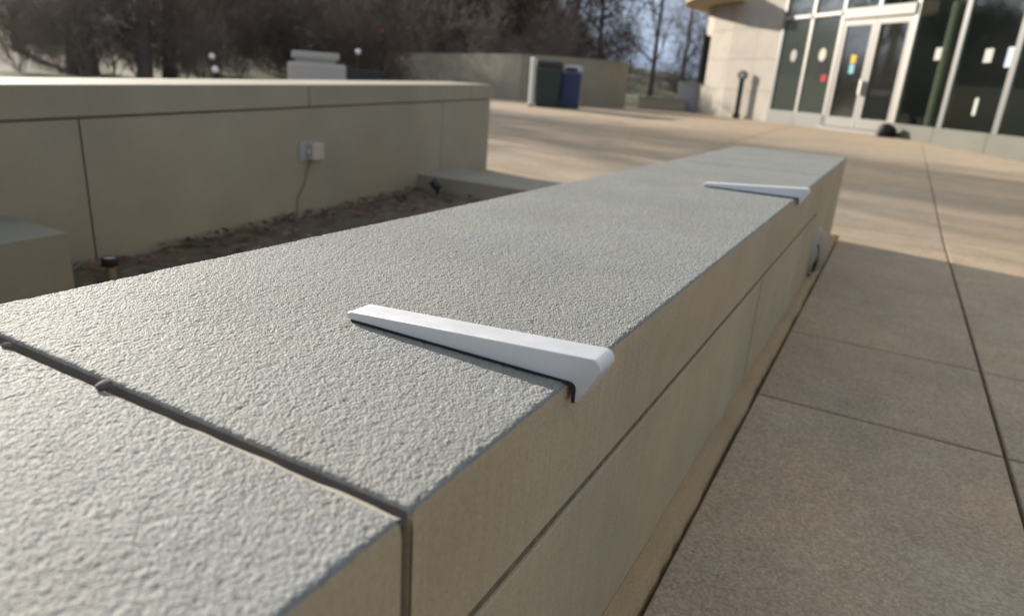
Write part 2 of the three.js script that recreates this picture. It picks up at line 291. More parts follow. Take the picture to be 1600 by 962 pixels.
{ // grit lodged in the joint
  const r = rng(31), chip = (x, z, s, label, c) => { const g = new THREE.IcosahedronGeometry(s, 1), p = g.attributes.position; for (let i = 0; i < p.count; i++) { const k = 0.75 + 0.5 * vnoise(p.getX(i) * 300, p.getY(i) * 300 + p.getZ(i) * 170, 820); p.setXYZ(i, p.getX(i) * k * 1.5, p.getY(i) * k * 0.7, p.getZ(i) * k); } g.computeVertexNormals(); const m = mesh('stone_chip', g, c, scene); m.position.set(x, BH + s * 0.35, z); m.rotation.y = r() * 6; tag(m, label, 'stone chip'); };
  chip(-0.468, 0.013, 0.0034, 'dark stone chip lodged in the cap joint at the far left', M.darkJoint);
  chip(-0.318, 0.011, 0.0052, 'brown stone chip lodged midway along the cap joint', std({ color: lin(0.10, 0.085, 0.07) }));
}

// ------------------------------------------------------------------ planter behind the seat wall
const wallX = (z) => -2.18 + 0.131 * z, wallTop = (z) => 0.617 + (-1.07 - z) * 0.022;
{
  const w = thing('planter_wall', 'long tan concrete planter wall with capping, behind the seat wall', 'wall');
  const piece = (name, z0, z1, front, back, y0, y1, top) => {
    const g = 0.004, pts = [[wallX(z0 - g) + front, z0 - g], [wallX(z1 + g) + front, z1 + g], [wallX(z1 + g) - back, z1 + g], [wallX(z0 - g) - back, z0 - g]];
    const geo = prism(pts, y0, y1, 0.005); if (top) { const p = geo.attributes.position; for (let i = 0; i < p.count; i++) p.setY(i, p.getY(i) + (-1.07 - p.getZ(i)) * 0.022 * top); }
    mesh(name, geo, M.wall, w);
  };
  const capZ = [4.0, 0.6, -2.395, -4.36, -4.76], panZ = [4.0, 1.4, -1.12, -3.9, -4.75];
  for (let i = 0; i < 4; i++) piece('cap_stone', capZ[i], capZ[i + 1], 0.004, 0.46, 0.507, 0.617, 1);
  for (let i = 0; i < 4; i++) piece('base_panel', panZ[i], panZ[i + 1], 0, 0.45, -0.15, 0.499, 1);
  const core = prism([[wallX(3.99) - 0.012, 3.99], [wallX(-4.74) - 0.012, -4.74], [wallX(-4.74) - 0.44, -4.74], [wallX(3.99) - 0.44, 3.99]], -0.15, 0.6, 0), p = core.attributes.position;
  for (let i = 0; i < p.count; i++) p.setY(i, p.getY(i) + (-1.07 - p.getZ(i)) * 0.022);
  mesh('joint_core', core, M.darkJoint, w);
}
{
  const pos = [], idx = [], uv = [], nx = 70, nz = 170;
  for (let j = 0; j <= nz; j++) for (let i = 0; i <= nx; i++) { const z = 2.2 - 5.9 * j / nz, x = -2.75 + 2.16 * i / nx; pos.push(x, -0.028 + 0.022 * (vnoise(x * 14, z * 14, 830) - 0.5) + 0.012 * (vnoise(x * 38, z * 38, 831) - 0.5), z); uv.push(x, z); }
  for (let j = 0; j < nz; j++) for (let i = 0; i < nx; i++) { const a = j * (nx + 1) + i; idx.push(a, a + nx + 1, a + 1, a + 1, a + nx + 1, a + nx + 2); }
  const g = new THREE.BufferGeometry(); g.setAttribute('position', new THREE.Float32BufferAttribute(pos, 3)); g.setAttribute('uv', new THREE.Float32BufferAttribute(uv, 2)); g.setIndex(idx); g.computeVertexNormals();
  structure(mesh('planter_soil', g, M.soil, scene)).userData.label = 'dark bare soil in the planter between the two walls';
  const k = prism(rect(-2.76, -0.605, -3.56, -4.09), -0.2, 0.08, 0.006);
  tag(mesh('planter_kerb', k, M.wall, scene), 'low concrete kerb closing the far end of the planter', 'kerb');
  const b = prism([[-1.95, -0.83], [-2.28, -0.83], [-2.1, 1.6], [-1.78, 1.6]], -0.1, 0.2, 0.006);
  tag(mesh('concrete_block', b, std({ map: wallMap, color: lin(0.80, 0.83, 0.86) }), scene), 'low concrete block against the planter wall at the left edge', 'block');
  // leaf litter
  const r = rng(61), lv = [], lp = new THREE.Vector3();
  const leaf = new THREE.PlaneGeometry(0.024, 0.034, 2, 2); { const p = leaf.attributes.position; for (let i = 0; i < p.count; i++) { const x = p.getX(i), y = p.getY(i); p.setX(i, x * (1 - Math.pow(Math.abs(y) / 0.02, 2) * 0.8)); p.setZ(i, 0.25 * Math.abs(x) + 3 * y * y); } leaf.rotateX(-Math.PI / 2); leaf.computeVertexNormals(); }
  const inst = new THREE.InstancedMesh(leaf, std({ color: lin(1, 1, 1), roughness: 0.9 }), 1500), mt = new THREE.Matrix4(), qn = new THREE.Quaternion(), eu = new THREE.Euler(), cc = new THREE.Color();
  for (let i = 0; i < 1500; i++) {
    const z = 1.5 - 5.0 * r(), edge = Math.pow(r(), 1.7), x = wallX(z) + 0.03 + edge * (-0.62 - wallX(z)) * 0.95, s = 0.5 + 0.9 * r();
    mt.compose(lp.set(x, -0.012 + 0.02 * r(), z), qn.setFromEuler(eu.set((r() - 0.5) * 1.1, r() * 6.3, (r() - 0.5) * 1.1)), new THREE.Vector3(s, s, s)); inst.setMatrixAt(i, mt);
    const t = r(); inst.setColorAt(i, cc.setRGB(0.08 + 0.10 * t, 0.055 + 0.068 * t * (0.6 + 0.5 * r()), 0.036 + 0.036 * t));
  }
  inst.name = 'leaf_litter'; inst.castShadow = inst.receiveShadow = true; inst.userData = { kind: 'stuff', label: 'brown fallen leaves scattered over the planter soil', category: 'leaves' }; scene.add(inst);
}
{ // outlet box and its cable
  const z = -2.385, x = wallX(z), a = Math.atan(0.131);
  const t = thing('outlet_box', 'small pale electrical outlet box fixed on the planter wall', 'outlet', [x, 0.262, z], a);
  mesh('back_plate', box(0.006, 0.095, 0.15, 0.004, 0, 0.005, 0.002), std({ color: lin(0.30, 0.30, 0.33), roughness: 0.6 }), t);
  mesh('cover', box(0.042, 0.088, 0.095, 0.026, 0.003, -0.025, 0.006), std({ color: lin(0.38, 0.355, 0.30), roughness: 0.55 }), t);
  mesh('hinge_lug', box(0.02, 0.02, 0.012, 0.018, 0.035, 0.03, 0.002), std({ color: lin(0.42, 0.42, 0.44), roughness: 0.5 }), t);
  const pts = [[0.012, 0.262, 0], [0.008, 0.20, 0.03], [0.010, 0.14, 0.055], [0.006, 0.07, 0.105], [0.010, -0.03, 0.12]].map(([dx, y, dz]) => new THREE.Vector3(wallX(z + dz) + dx, y, z + dz));
  tag(mesh('cable', new THREE.TubeGeometry(new THREE.CatmullRomCurve3(pts), 40, 0.0026, 6), std({ color: lin(0.11, 0.085, 0.065), roughness: 0.7 }), scene), 'thin brown cable hanging from the outlet box into the soil', 'cable');
}
{ // path light stub and small spotlight
  const t = thing('path_light', 'short dark path light stub in the soil beside the concrete block', 'light', [-2.07, -0.04, -1.02]); t.scale.setScalar(0.85);
  mesh('post', new THREE.CylinderGeometry(0.017, 0.021, 0.09, 20).translate(0, 0.045, 0), std({ color: lin(0.17, 0.14, 0.095), roughness: 0.6 }), t);
  mesh('head', new THREE.LatheGeometry([[0.018, 0.08], [0.03, 0.088], [0.032, 0.112], [0.029, 0.119], [0.024, 0.119], [0.022, 0.113]].map(([a, b]) => new THREE.Vector2(a, b)), 28), M.black, t);
  mesh('lens', new THREE.CylinderGeometry(0.0235, 0.0235, 0.004, 24).translate(0, 0.1135, 0), std({ color: lin(0.50, 0.46, 0.37), roughness: 0.3 }), t);
  const s = thing('garden_spotlight', 'small dark garden spotlight at the far corner of the planter', 'light', [-2.36, -0.035, -3.40], 0.5);
  mesh('stake', new THREE.CylinderGeometry(0.010, 0.012, 0.07, 12).translate(0, 0.035, 0), M.black, s);
  mesh('head', new THREE.LatheGeometry([[0, 0], [0.026, 0.004], [0.032, 0.03], [0.032, 0.075], [0.027, 0.075], [0.026, 0.06], [0, 0.058]].map(([a, b]) => new THREE.Vector2(a, b)), 22).rotateZ(0.7).translate(0.01, 0.06, 0), M.black, s);
  mesh('base_cup', new THREE.CylinderGeometry(0.03, 0.035, 0.02, 18).translate(0, 0.012, 0), std({ color: lin(0.12, 0.10, 0.09) }), s);
}

// ------------------------------------------------------------------ entrance building
const YB = 0.24;
{
  const bld = thing('entrance_building', 'pale limestone and glass entrance building with double doors', 'building');
  const pane = (name, A, B, y0, y1, off, mat, parent, thick = 0.012) => { // upright sheet from A to B on plan
    const dx = B[0] - A[0], dz = B[1] - A[1], L = Math.hypot(dx, dz), nx = -dz / L, nz = dx / L;  // n points indoors side
    const s = Math.sign(nx * -0.78 + nz * 0.62) || 1, ox = nx * s, oz = nz * s;                   // outward
    const P = [[A[0] + ox * off, A[1] + oz * off], [B[0] + ox * off, B[1] + oz * off], [B[0] + ox * (off + thick), B[1] + oz * (off + thick)], [A[0] + ox * (off + thick), A[1] + oz * (off + thick)]];
    const area = P.reduce((a, p, i) => a + p[0] * P[(i + 1) % 4][1] - P[(i + 1) % 4][0] * p[1], 0); if (area > 0) P.reverse();
    return mesh(name, prism(P, y0, y1, Math.min(0.003, thick / 4)), mat, parent);
  };
  const lerp = (A, B, t) => [A[0] + (B[0] - A[0]) * t, A[1] + (B[1] - A[1]) * t];
  const glass = new THREE.MeshPhysicalMaterial({ color: lin(0.78, 0.83, 0.79), transmission: 1, thickness: 0, roughness: 0.03, ior: 2.4, side: THREE.DoubleSide });
  const sideGlass = new THREE.MeshPhysicalMaterial({ color: lin(0.26, 0.31, 0.27), transmission: 0.80, thickness: 0, roughness: 0.06, ior: 1.9, side: THREE.DoubleSide });
  const doorGlass = new THREE.MeshPhysicalMaterial({ color: lin(0.42, 0.43, 0.38), transmission: 0.955, thickness: 0, roughness: 0.04, ior: 2.4, side: THREE.DoubleSide });
  // limestone drum in courses of blocks
  const drum = [[-2.66, -17.58], [-3.30, -18.15], [-4.05, -18.80], [-4.75, -19.55], [-5.15, -20.4], [-5.1, -21.3], [-4.6, -22.2]];
  const r = rng(8), courses = [YB - 0.1, 0.93, 1.66, 2.39, 3.03];
  for (let c = 0; c < 4; c++) for (let k = 0; k < 6; k++) { const e = 0.004, A = lerp(drum[k], drum[k + 1], e), B = lerp(drum[k], drum[k + 1], 1 - e); pane('limestone_block', A, B, courses[c] + 0.003, courses[c + 1] - 0.003, -0.22 - r() * 0.002, M.limestone[Math.floor(r() * 3)], bld, 0.22); }
  // canopy over the drum
  const can = []; for (let i = 0; i <= 14; i++) { const a = -0.15 + i / 14 * 3.3; can.push([-2.7 - 3.0 * Math.cos(a - 0.75) , -20.2 + 3.0 * Math.sin(a - 0.75) * -1]); }
  mesh('canopy', prism(can.map(([x, z]) => [x, z]), 3.04, 3.3, 0.02), std({ color: lin(0.42, 0.33, 0.21), roughness: 0.8 }), bld);
  // glazing
  const B0 = [-2.62, -17.54], B1 = [-1.93, -16.87], C = [-1.265, -16.19], D = [0.08, -14.95], E = [0.80, -13.55], F = [1.47, -12.25], G = [2.2, -10.75], H2 = [2.8, -9.3];
  const post = (P, y0, y1, w, mat, name = 'mullion', d = 0.1) => mesh(name, box(w, y1 - y0, d, 0, 0, 0, 0.004).rotateY(0.75).translate(P[0], y0, P[1]), mat, bld);
  const TOPY = 4.6;
  const bays = [[B0, B1, 0.28, 'side'], [B1, C, 0.28, 'side'], [D, E, 0.24, 'dark'], [E, F, 0.24, 'dark'], [F, G, 0.24, 'dark'], [G, H2, 0.24, 'dark']];
  for (const [A, B, k, kind] of bays) {
    const w = new THREE.Group(); w.name = 'window'; bld.add(w);
    const fm = kind === 'side' ? M.frame : M.darkFrame, ty = kind === 'side' ? YB + 2.26 : YB + 2.42;
    pane('pane', lerp(A, B, 0.04), lerp(B, A, 0.04), YB + k, ty, 0, kind === 'side' ? sideGlass : glass, w);
    pane('transom_pane', lerp(A, B, 0.04), lerp(B, A, 0.04), ty + 0.07, TOPY, 0, glass, w);
    pane('transom_bar', lerp(A, B, 0.03), lerp(B, A, 0.03), ty, ty + 0.075, -0.03, fm, w, 0.09);
    pane(kind === 'side' ? 'kick_plate' : 'plinth', lerp(A, B, 0.005), lerp(B, A, 0.005), YB - 0.12, YB + k, -0.05, kind === 'side' ? std({ color: lin(0.17, 0.17, 0.165), metalness: 0.3, roughness: 0.45 }) : std({ map: wallMap, color: lin(0.50, 0.55, 0.60) }), w, kind === 'side' ? 0.1 : 0.16);
  }
  post(B0, YB - 0.1, TOPY, 0.07, M.darkFrame); post(B1, YB, TOPY, 0.06, M.frame); post(C, YB - 0.05, TOPY, 0.075, M.frame); post(D, YB - 0.05, TOPY, 0.085, M.frame);
  post(E, YB, TOPY, 0.08, M.darkFrame); post(F, YB, TOPY, 0.08, M.darkFrame); post(G, YB, TOPY, 0.08, M.darkFrame); post(H2, YB, TOPY, 0.08, M.darkFrame);
  // door head and transom over the doors
  pane('door_head', lerp(C, D, 0.02), lerp(D, C, 0.02), YB + 2.17, YB + 2.36, -0.05, M.frame, bld, 0.12);
  const tw = new THREE.Group(); tw.name = 'window'; bld.add(tw);
  pane('transom_pane', lerp(C, D, 0.03), lerp(C, D, 0.48), YB + 2.36, TOPY, 0, glass, tw); pane('transom_pane', lerp(C, D, 0.52), lerp(D, C, 0.03), YB + 2.36, TOPY, 0, glass, tw);
  post(lerp(C, D, 0.5), YB + 2.36, TOPY, 0.06, M.frame);
  pane('threshold', lerp(C, D, 0.0), lerp(D, C, -0.02), YB - 0.1, YB + 0.045, -0.1, M.frame, bld, 0.26);
  for (const [a, b, hs] of [[0.03, 0.497, 1], [0.503, 0.97, 0]]) {
    const d = new THREE.Group(); d.name = 'door'; bld.add(d); const A = lerp(C, D, a), B = lerp(C, D, b), L = 0.9, s = 0.1 / L, y0 = YB + 0.06, y1 = YB + 2.165;
    pane('stile', A, lerp(A, B, s), y0, y1, -0.02, M.frame, d, 0.05); pane('stile', lerp(A, B, 1 - s), B, y0, y1, -0.02, M.frame, d, 0.05);
    pane('top_rail', lerp(A, B, s), lerp(A, B, 1 - s), y1 - 0.13, y1, -0.019, M.frame, d, 0.048); pane('bottom_rail', lerp(A, B, s), lerp(A, B, 1 - s), y0, y0 + 0.2, -0.019, std({ color: lin(0.22, 0.215, 0.20), metalness: 0.4, roughness: 0.5 }), d, 0.048);
    pane('pane', lerp(A, B, s), lerp(A, B, 1 - s), y0 + 0.2, y1 - 0.13, 0, doorGlass, d);
    pane('push_bar', lerp(A, B, s * 0.5), lerp(A, B, 1 - s * 0.5), YB + 0.96, YB + 1.01, -0.09, M.frame, d, 0.04);
    if (hs) pane('handle', lerp(A, B, 0.93), lerp(A, B, 0.995), YB + 0.72, YB + 1.0, 0.05, std({ color: lin(0.72, 0.71, 0.68), metalness: 0.5, roughness: 0.35 }), d, 0.035);
  }
  // dark room behind the glass
  const back = [[1.2, -20.6], [2.3, -18.4], [4.4, -15.8], [6.2, -12.6], [6.6, -9.0]], front = [B0, C, D, E, F, G, H2].map(([x, z]) => [x + 0.16, z - 0.06]);
  const foot = [...front, ...back.slice().reverse(), [-2.5, -20.4]];
  const inner = std({ color: lin(0.34, 0.38, 0.36), roughness: 0.8 });
  mesh('floor', prism(foot, YB - 0.1, YB + 0.02, 0), std({ color: lin(0.12, 0.11, 0.10), roughness: 0.5 }), bld);
  mesh('ceiling', prism(foot, TOPY, TOPY + 0.3, 0), inner, bld);
  const wl = [[-2.5, -20.4], ...back, [2.9, -9.2]];
  mesh('inner_wall', merge(wl.slice(0, -1).map((A, i) => { const B = wl[i + 1], dx = B[0] - A[0], dz = B[1] - A[1], L = Math.hypot(dx, dz), ox = -dz / L * 0.15, oz = dx / L * 0.15; return prism([A, B, [B[0] + ox, B[1] + oz], [A[0] + ox, A[1] + oz]], YB, TOPY, 0); })), inner, bld);
  mesh('inner_wall', merge([prism([[-2.62, -17.8], [-2.5, -17.8], [-2.35, -20.4], [-2.5, -20.4]], YB, TOPY, 0)]), inner, bld);
  mesh('inner_column', new THREE.CylinderGeometry(0.16, 0.16, TOPY - YB - 0.02, 20).translate(0.72, (TOPY + YB) / 2, -14.5), std({ color: lin(0.20, 0.215, 0.16), roughness: 0.7 }), bld);
  // roof parapet over the glazing
  mesh('roof_edge', prism([...front.map(([x, z]) => [x - 0.5, z + 0.2]), ...back.slice().reverse(), [-2.5, -20.4]], TOPY + 0.3, TOPY + 0.6, 0.02), std({ color: lin(0.42, 0.33, 0.21) }), bld);

  // notices stuck on the glass
  const paper = std({ color: lin(0.33, 0.33, 0.30), roughness: 0.7 });
  const note = (name, A, B, t, w, y, h, mat, label, cat, oval) => {
    const L = Math.hypot(B[0] - A[0], B[1] - A[1]), a = lerp(A, B, t - w / 2 / L), b = lerp(A, B, t + w / 2 / L); let m = pane(name, a, b, YB + y, YB + y + h, 0.014, mat, scene, 0.003);
    if (oval) { const c = lerp(A, B, t), s = new THREE.Shape(); s.absellipse(0, 0, w / 2, h / 2, 0, Math.PI * 2); m.geometry = new THREE.ExtrudeGeometry(s, { depth: 0.003, bevelEnabled: false, curveSegments: 16 }).rotateY(-Math.atan2(B[1] - A[1], B[0] - A[0])).translate(c[0] - 0.78 * 0.018, YB + y + h / 2, c[1] + 0.62 * 0.018); }
    m.name = numbered(name); tag(m, label, cat); return m;
  };
  note('window_notice', B0, B1, 0.55, 0.2, 1.36, 0.26, paper, 'round white notice on the leftmost side window of the entrance', 'notice', true);
  note('window_notice', B1, C, 0.55, 0.22, 1.36, 0.27, std({ color: lin(0.52, 0.50, 0.41) }), 'round cream notice on the window just left of the double doors', 'notice', true);
  note('door_poster', B1, C, 0.62, 0.30, 0.98, 0.42, std({ color: lin(0.02, 0.022, 0.025), roughness: 1 }), 'dark poster beneath the cream round notice left of the doors', 'poster');
  const rs = note('red_sticker', B1, C, 0.74, 0.17, 0.95, 0.14, std({ color: lin(0.36, 0.025, 0.03) }), 'red sticker at the lower corner of the dark poster', 'sticker'); rs.position.set(-0.78 * 0.006, 0, 0.62 * 0.006);
  note('yellow_sticker', C, D, 0.27, 0.14, 1.32, 0.16, std({ color: lin(0.62, 0.46, 0.06) }), 'yellow sticker on the glass of the left door leaf', 'sticker');
  note('blue_sticker', C, D, 0.27, 0.13, 1.12, 0.18, std({ color: lin(0.25, 0.50, 0.58) }), 'pale blue sticker under the yellow one on the left door', 'sticker');
  note('window_notice', D, E, 0.62, 0.19, 1.34, 0.2, paper, 'white notice on the dark window right beside the doors', 'notice');
  note('window_notice', E, F, 0.55, 0.2, 1.26, 0.2, paper, 'white notice on the middle of the dark windows right of the doors', 'notice');
  note('window_notice', E, F, 0.9, 0.16, 1.18, 0.28, std({ color: lin(0.36, 0.44, 0.55) }), 'pale blue notice beside the mullion, far right windows', 'notice');
  note('window_notice', E, F, 0.56, 0.09, 0.48, 0.26, std({ color: lin(0.38, 0.42, 0.38) }), 'narrow grey green notice low on the dark window', 'notice');
}
{ // things standing at the entrance
  const p = thing('black_post', 'slim black post with a rounded head before the limestone wall', 'post', [-3.50, YB, -18.12]);
  mesh('shaft', box(0.11, 1.0, 0.09, 0, 0, 0, 0.01), M.black, p);
  mesh('head', new THREE.CylinderGeometry(0.11, 0.11, 0.1, 24).rotateX(Math.PI / 2).rotateY(-0.2).translate(0, 1.04, 0), M.black, p);
  mesh('button', new THREE.CylinderGeometry(0.075, 0.075, 0.012, 24).rotateX(Math.PI / 2).rotateY(-0.2).translate(-0.01, 1.04, 0.056), std({ color: lin(0.6, 0.57, 0.5), metalness: 0.3, roughness: 0.4 }), p);
  mesh('foot', box(0.16, 0.12, 0.14, 0, 0, 0, 0.01), M.black, p);
  const w = thing('display_case', 'tall narrow dark case on the left edge of the limestone wall', 'display case', [-5.06, 1.06, -20.0], 0.25);
  mesh('case', box(0.1, 1.28, 0.5, 0, 0, 0, 0.01), M.black, w); mesh('glass_front', box(0.012, 1.16, 0.4, -0.054, 0.06, 0, 0.003), std({ color: lin(0.02, 0.03, 0.02), roughness: 0.15 }), w);
  const c = thing('utility_cabinet', 'grey utility cabinet at the foot of the limestone wall', 'cabinet', [-5.5, YB, -20.6], 0.3);
  mesh('body', box(0.55, 0.78, 0.6, 0, 0, 0, 0.015), std({ color: lin(0.36, 0.36, 0.38), roughness: 0.6 }), c); mesh('lid', box(0.6, 0.05, 0.65, 0, 0.782, 0, 0.012), std({ color: lin(0.40, 0.40, 0.41), roughness: 0.6 }), c);
  // slumped black bag by the right door
  const b = thing('black_bag', 'black bag slumped on the ground by the right door post', 'bag', [0.0, 0.235, -14.35], 0.85);
  const g = new THREE.SphereGeometry(0.2, 28, 20), q = g.attributes.position; for (let i = 0; i < q.count; i++) { let x = q.getX(i), y = q.getY(i), z = q.getZ(i); const k = 1 + 0.5 * (vnoise(x * 9 + 5, y * 9 + z * 7, 840) - 0.5); x *= 1.35 * k * (1 - y * 1.2); z *= 0.75 * k; y = Math.max(y * (1.0 + x * -1.0) * k, -0.12); q.setXYZ(i, x, y + 0.12, z); } g.computeVertexNormals();
  mesh('body', g, std({ color: lin(0.012, 0.012, 0.013), roughness: 0.6 }), b);
  b.scale.set(0.85, 0.72, 0.85);
  mesh('strap', new THREE.TubeGeometry(new THREE.CatmullRomCurve3([[-0.2, 0.18, 0.05], [-0.1, 0.32, 0.06], [0.08, 0.27, 0.08], [0.2, 0.08, 0.12], [0.34, 0.015, 0.1]].map((a) => new THREE.Vector3(...a))), 30, 0.014, 6), M.black, b);
}

// ------------------------------------------------------------------ far side of the plaza
{ // curved retaining wall in panels
  const w = thing('curved_wall', 'long curved tan concrete wall behind the bins', 'wall');
  const path = new THREE.CatmullRomCurve3([[-24, -24], [-18.8, -21.5], [-15.8, -20.0], [-12.4, -18.3], [-9.5, -16.95], [-8.3, -16.7], [-7.45, -17.35], [-7.02, -18.35]].map(([x, z]) => new THREE.Vector3(x, 0, z)));
  const n = 13; for (let i = 0; i < n; i++) {
    const outer = [], inner = []; for (let k = 0; k <= 4; k++) { const t = (i + 0.002 + 0.996 * k / 4) / n, P = path.getPointAt(t), T = path.getTangentAt(t); outer.push([P.x, P.z]); inner.push([P.x - T.z * -0.4 * -1, P.z - T.x * 0.4]); }
    const pts = [...outer, ...inner.reverse()];
    mesh('wall_panel', prism(pts, 0.0, 1.38 - 0.012, 0.006), M.wall, w);
    mesh('coping', prism(pts, 1.372, 1.45, 0.006), M.wall, w);
  }
}
function bin(pos, turn, bodyMat, lidMat, label, h, wd) {
  const t = thing('litter_bin', label, 'bin', pos, turn);
  mesh('body', (() => { const g = new THREE.CylinderGeometry(wd * 0.72, wd * 0.66, h * 0.8, 4, 1).rotateY(Math.PI / 4).translate(0, h * 0.4 + 0.02, 0); return metreUV(toCreasedNormals(g, 0.4)); })(), bodyMat, t);
  mesh('lid', box(wd * 1.08, h * 0.16, wd * 1.08, 0, h * 0.82 + 0.02, 0, 0.05), lidMat, t);
  mesh('opening', box(wd * 0.6, h * 0.09, 0.02, 0, h * 0.86, wd * 0.54, 0.008), M.black, t);
  mesh('base', box(wd * 0.98, 0.05, wd * 0.98, 0, 0, 0, 0.01), M.black, t);
}
bin([-7.1, 0.24, -14.55], 0.35, std({ color: lin(0.012, 0.03, 0.022), roughness: 0.5 }), std({ color: lin(0.015, 0.032, 0.025), roughness: 0.5 }), 'dark green litter bin, left of the blue recycling bin', 1.0, 0.56);
bin([-6.70, 0.24, -14.9], 0.35, std({ color: lin(0.012, 0.032, 0.095), roughness: 0.45 }), std({ color: lin(0.42, 0.44, 0.48), roughness: 0.5 }), 'blue recycling bin with a pale lid beside the green bin', 0.94, 0.43);
{
  const p = thing('white_bollard', 'slim white bollard standing left of the green bin', 'bollard', [-7.32, 0.24, -14.1], 0);
  mesh('shaft', new THREE.CylinderGeometry(0.055, 0.055, 0.98, 18).translate(0, 0.5, 0), std({ color: lin(0.72, 0.71, 0.66), roughness: 0.5 }), p);
  mesh('cap', new THREE.SphereGeometry(0.062, 18, 10).scale(1, 0.9, 1).translate(0, 1.0, 0), std({ color: lin(0.74, 0.73, 0.69), roughness: 0.5 }), p);
  mesh('base', new THREE.CylinderGeometry(0.08, 0.085, 0.03, 18).translate(0, 0.015, 0), M.black, p);
  const s = thing('block_seat', 'low concrete block seat between the curved wall and the limestone wall', 'seat', [-6.05, 0.24, -19.9], 0.35);
  mesh('block', box(1.35, 0.3, 0.6, 0, 0, 0, 0.02), M.wall, s); mesh('plinth', box(1.2, 0.05, 0.5, 0, -0.04, 0, 0.01), M.darkJoint, s); mesh('top', box(1.4, 0.06, 0.64, 0, 0.302, 0, 0.01), M.wall, s);
  const q = thing('pale_plinth', 'pale stepped stone plinth showing above the planter wall', 'plinth', [-9.62, 0.1, -9.7], 0.82);
  const pale = std({ color: lin(0.42, 0.40, 0.37), roughness: 0.8 });
  mesh('base_block', box(1.05, 0.72, 0.8, 0, 0, 0, 0.06), pale, q); mesh('neck', box(0.72, 0.06, 0.6, -0.02, 0.72, 0, 0.01), pale, q); mesh('top_slab', box(0.84, 0.13, 0.7, -0.02, 0.78, 0, 0.03), pale, q);
  const b = thing('dark_bench', 'dark metal bench with a low back beside the pale plinth', 'bench', [-8.95, 0.1, -10.2], 0.82);
  mesh('backrest', box(0.78, 0.2, 0.04, 0, 0.46, 0.2, 0.015), M.black, b); mesh('seat', box(0.78, 0.05, 0.42, 0, 0.40, 0, 0.015), M.black, b);
  for (const s2 of [-1, 1]) for (const k of [-1, 1]) mesh('leg', box(0.05, 0.4, 0.05, s2 * 0.34, 0, k * 0.17, 0.006), M.black, b);
}

// ------------------------------------------------------------------ woods
function sticks() { return { p: [], n: [], i: [] }; }
function stick(b, A, B, ra, rb, sides) {
  const d = B.clone().sub(A).normalize(), u = Math.abs(d.y) < 0.9 ? new THREE.Vector3(0, 1, 0) : new THREE.Vector3(1, 0, 0), x = u.clone().cross(d).normalize(), y = d.clone().cross(x), s = b.p.length / 3;
  for (let k = 0; k < sides; k++) { const a = k / sides * 6.2832, c = Math.cos(a), q = Math.sin(a); for (const [P, r] of [[A, ra], [B, rb]]) { const nx = x.x * c + y.x * q, ny = x.y * c + y.y * q, nz = x.z * c + y.z * q; b.p.push(P.x + nx * r, P.y + ny * r, P.z + nz * r); b.n.push(nx, ny, nz); } }
  for (let k = 0; k < sides; k++) { const a = s + 2 * k, c = s + 2 * ((k + 1) % sides); b.i.push(a, c, a + 1, c, c + 1, a + 1); }
}
function build(b) { const g = new THREE.BufferGeometry(); g.setAttribute('position', new THREE.Float32BufferAttribute(b.p, 3)); g.setAttribute('normal', new THREE.Float32BufferAttribute(b.n, 3)); g.setIndex(b.i); return g; }
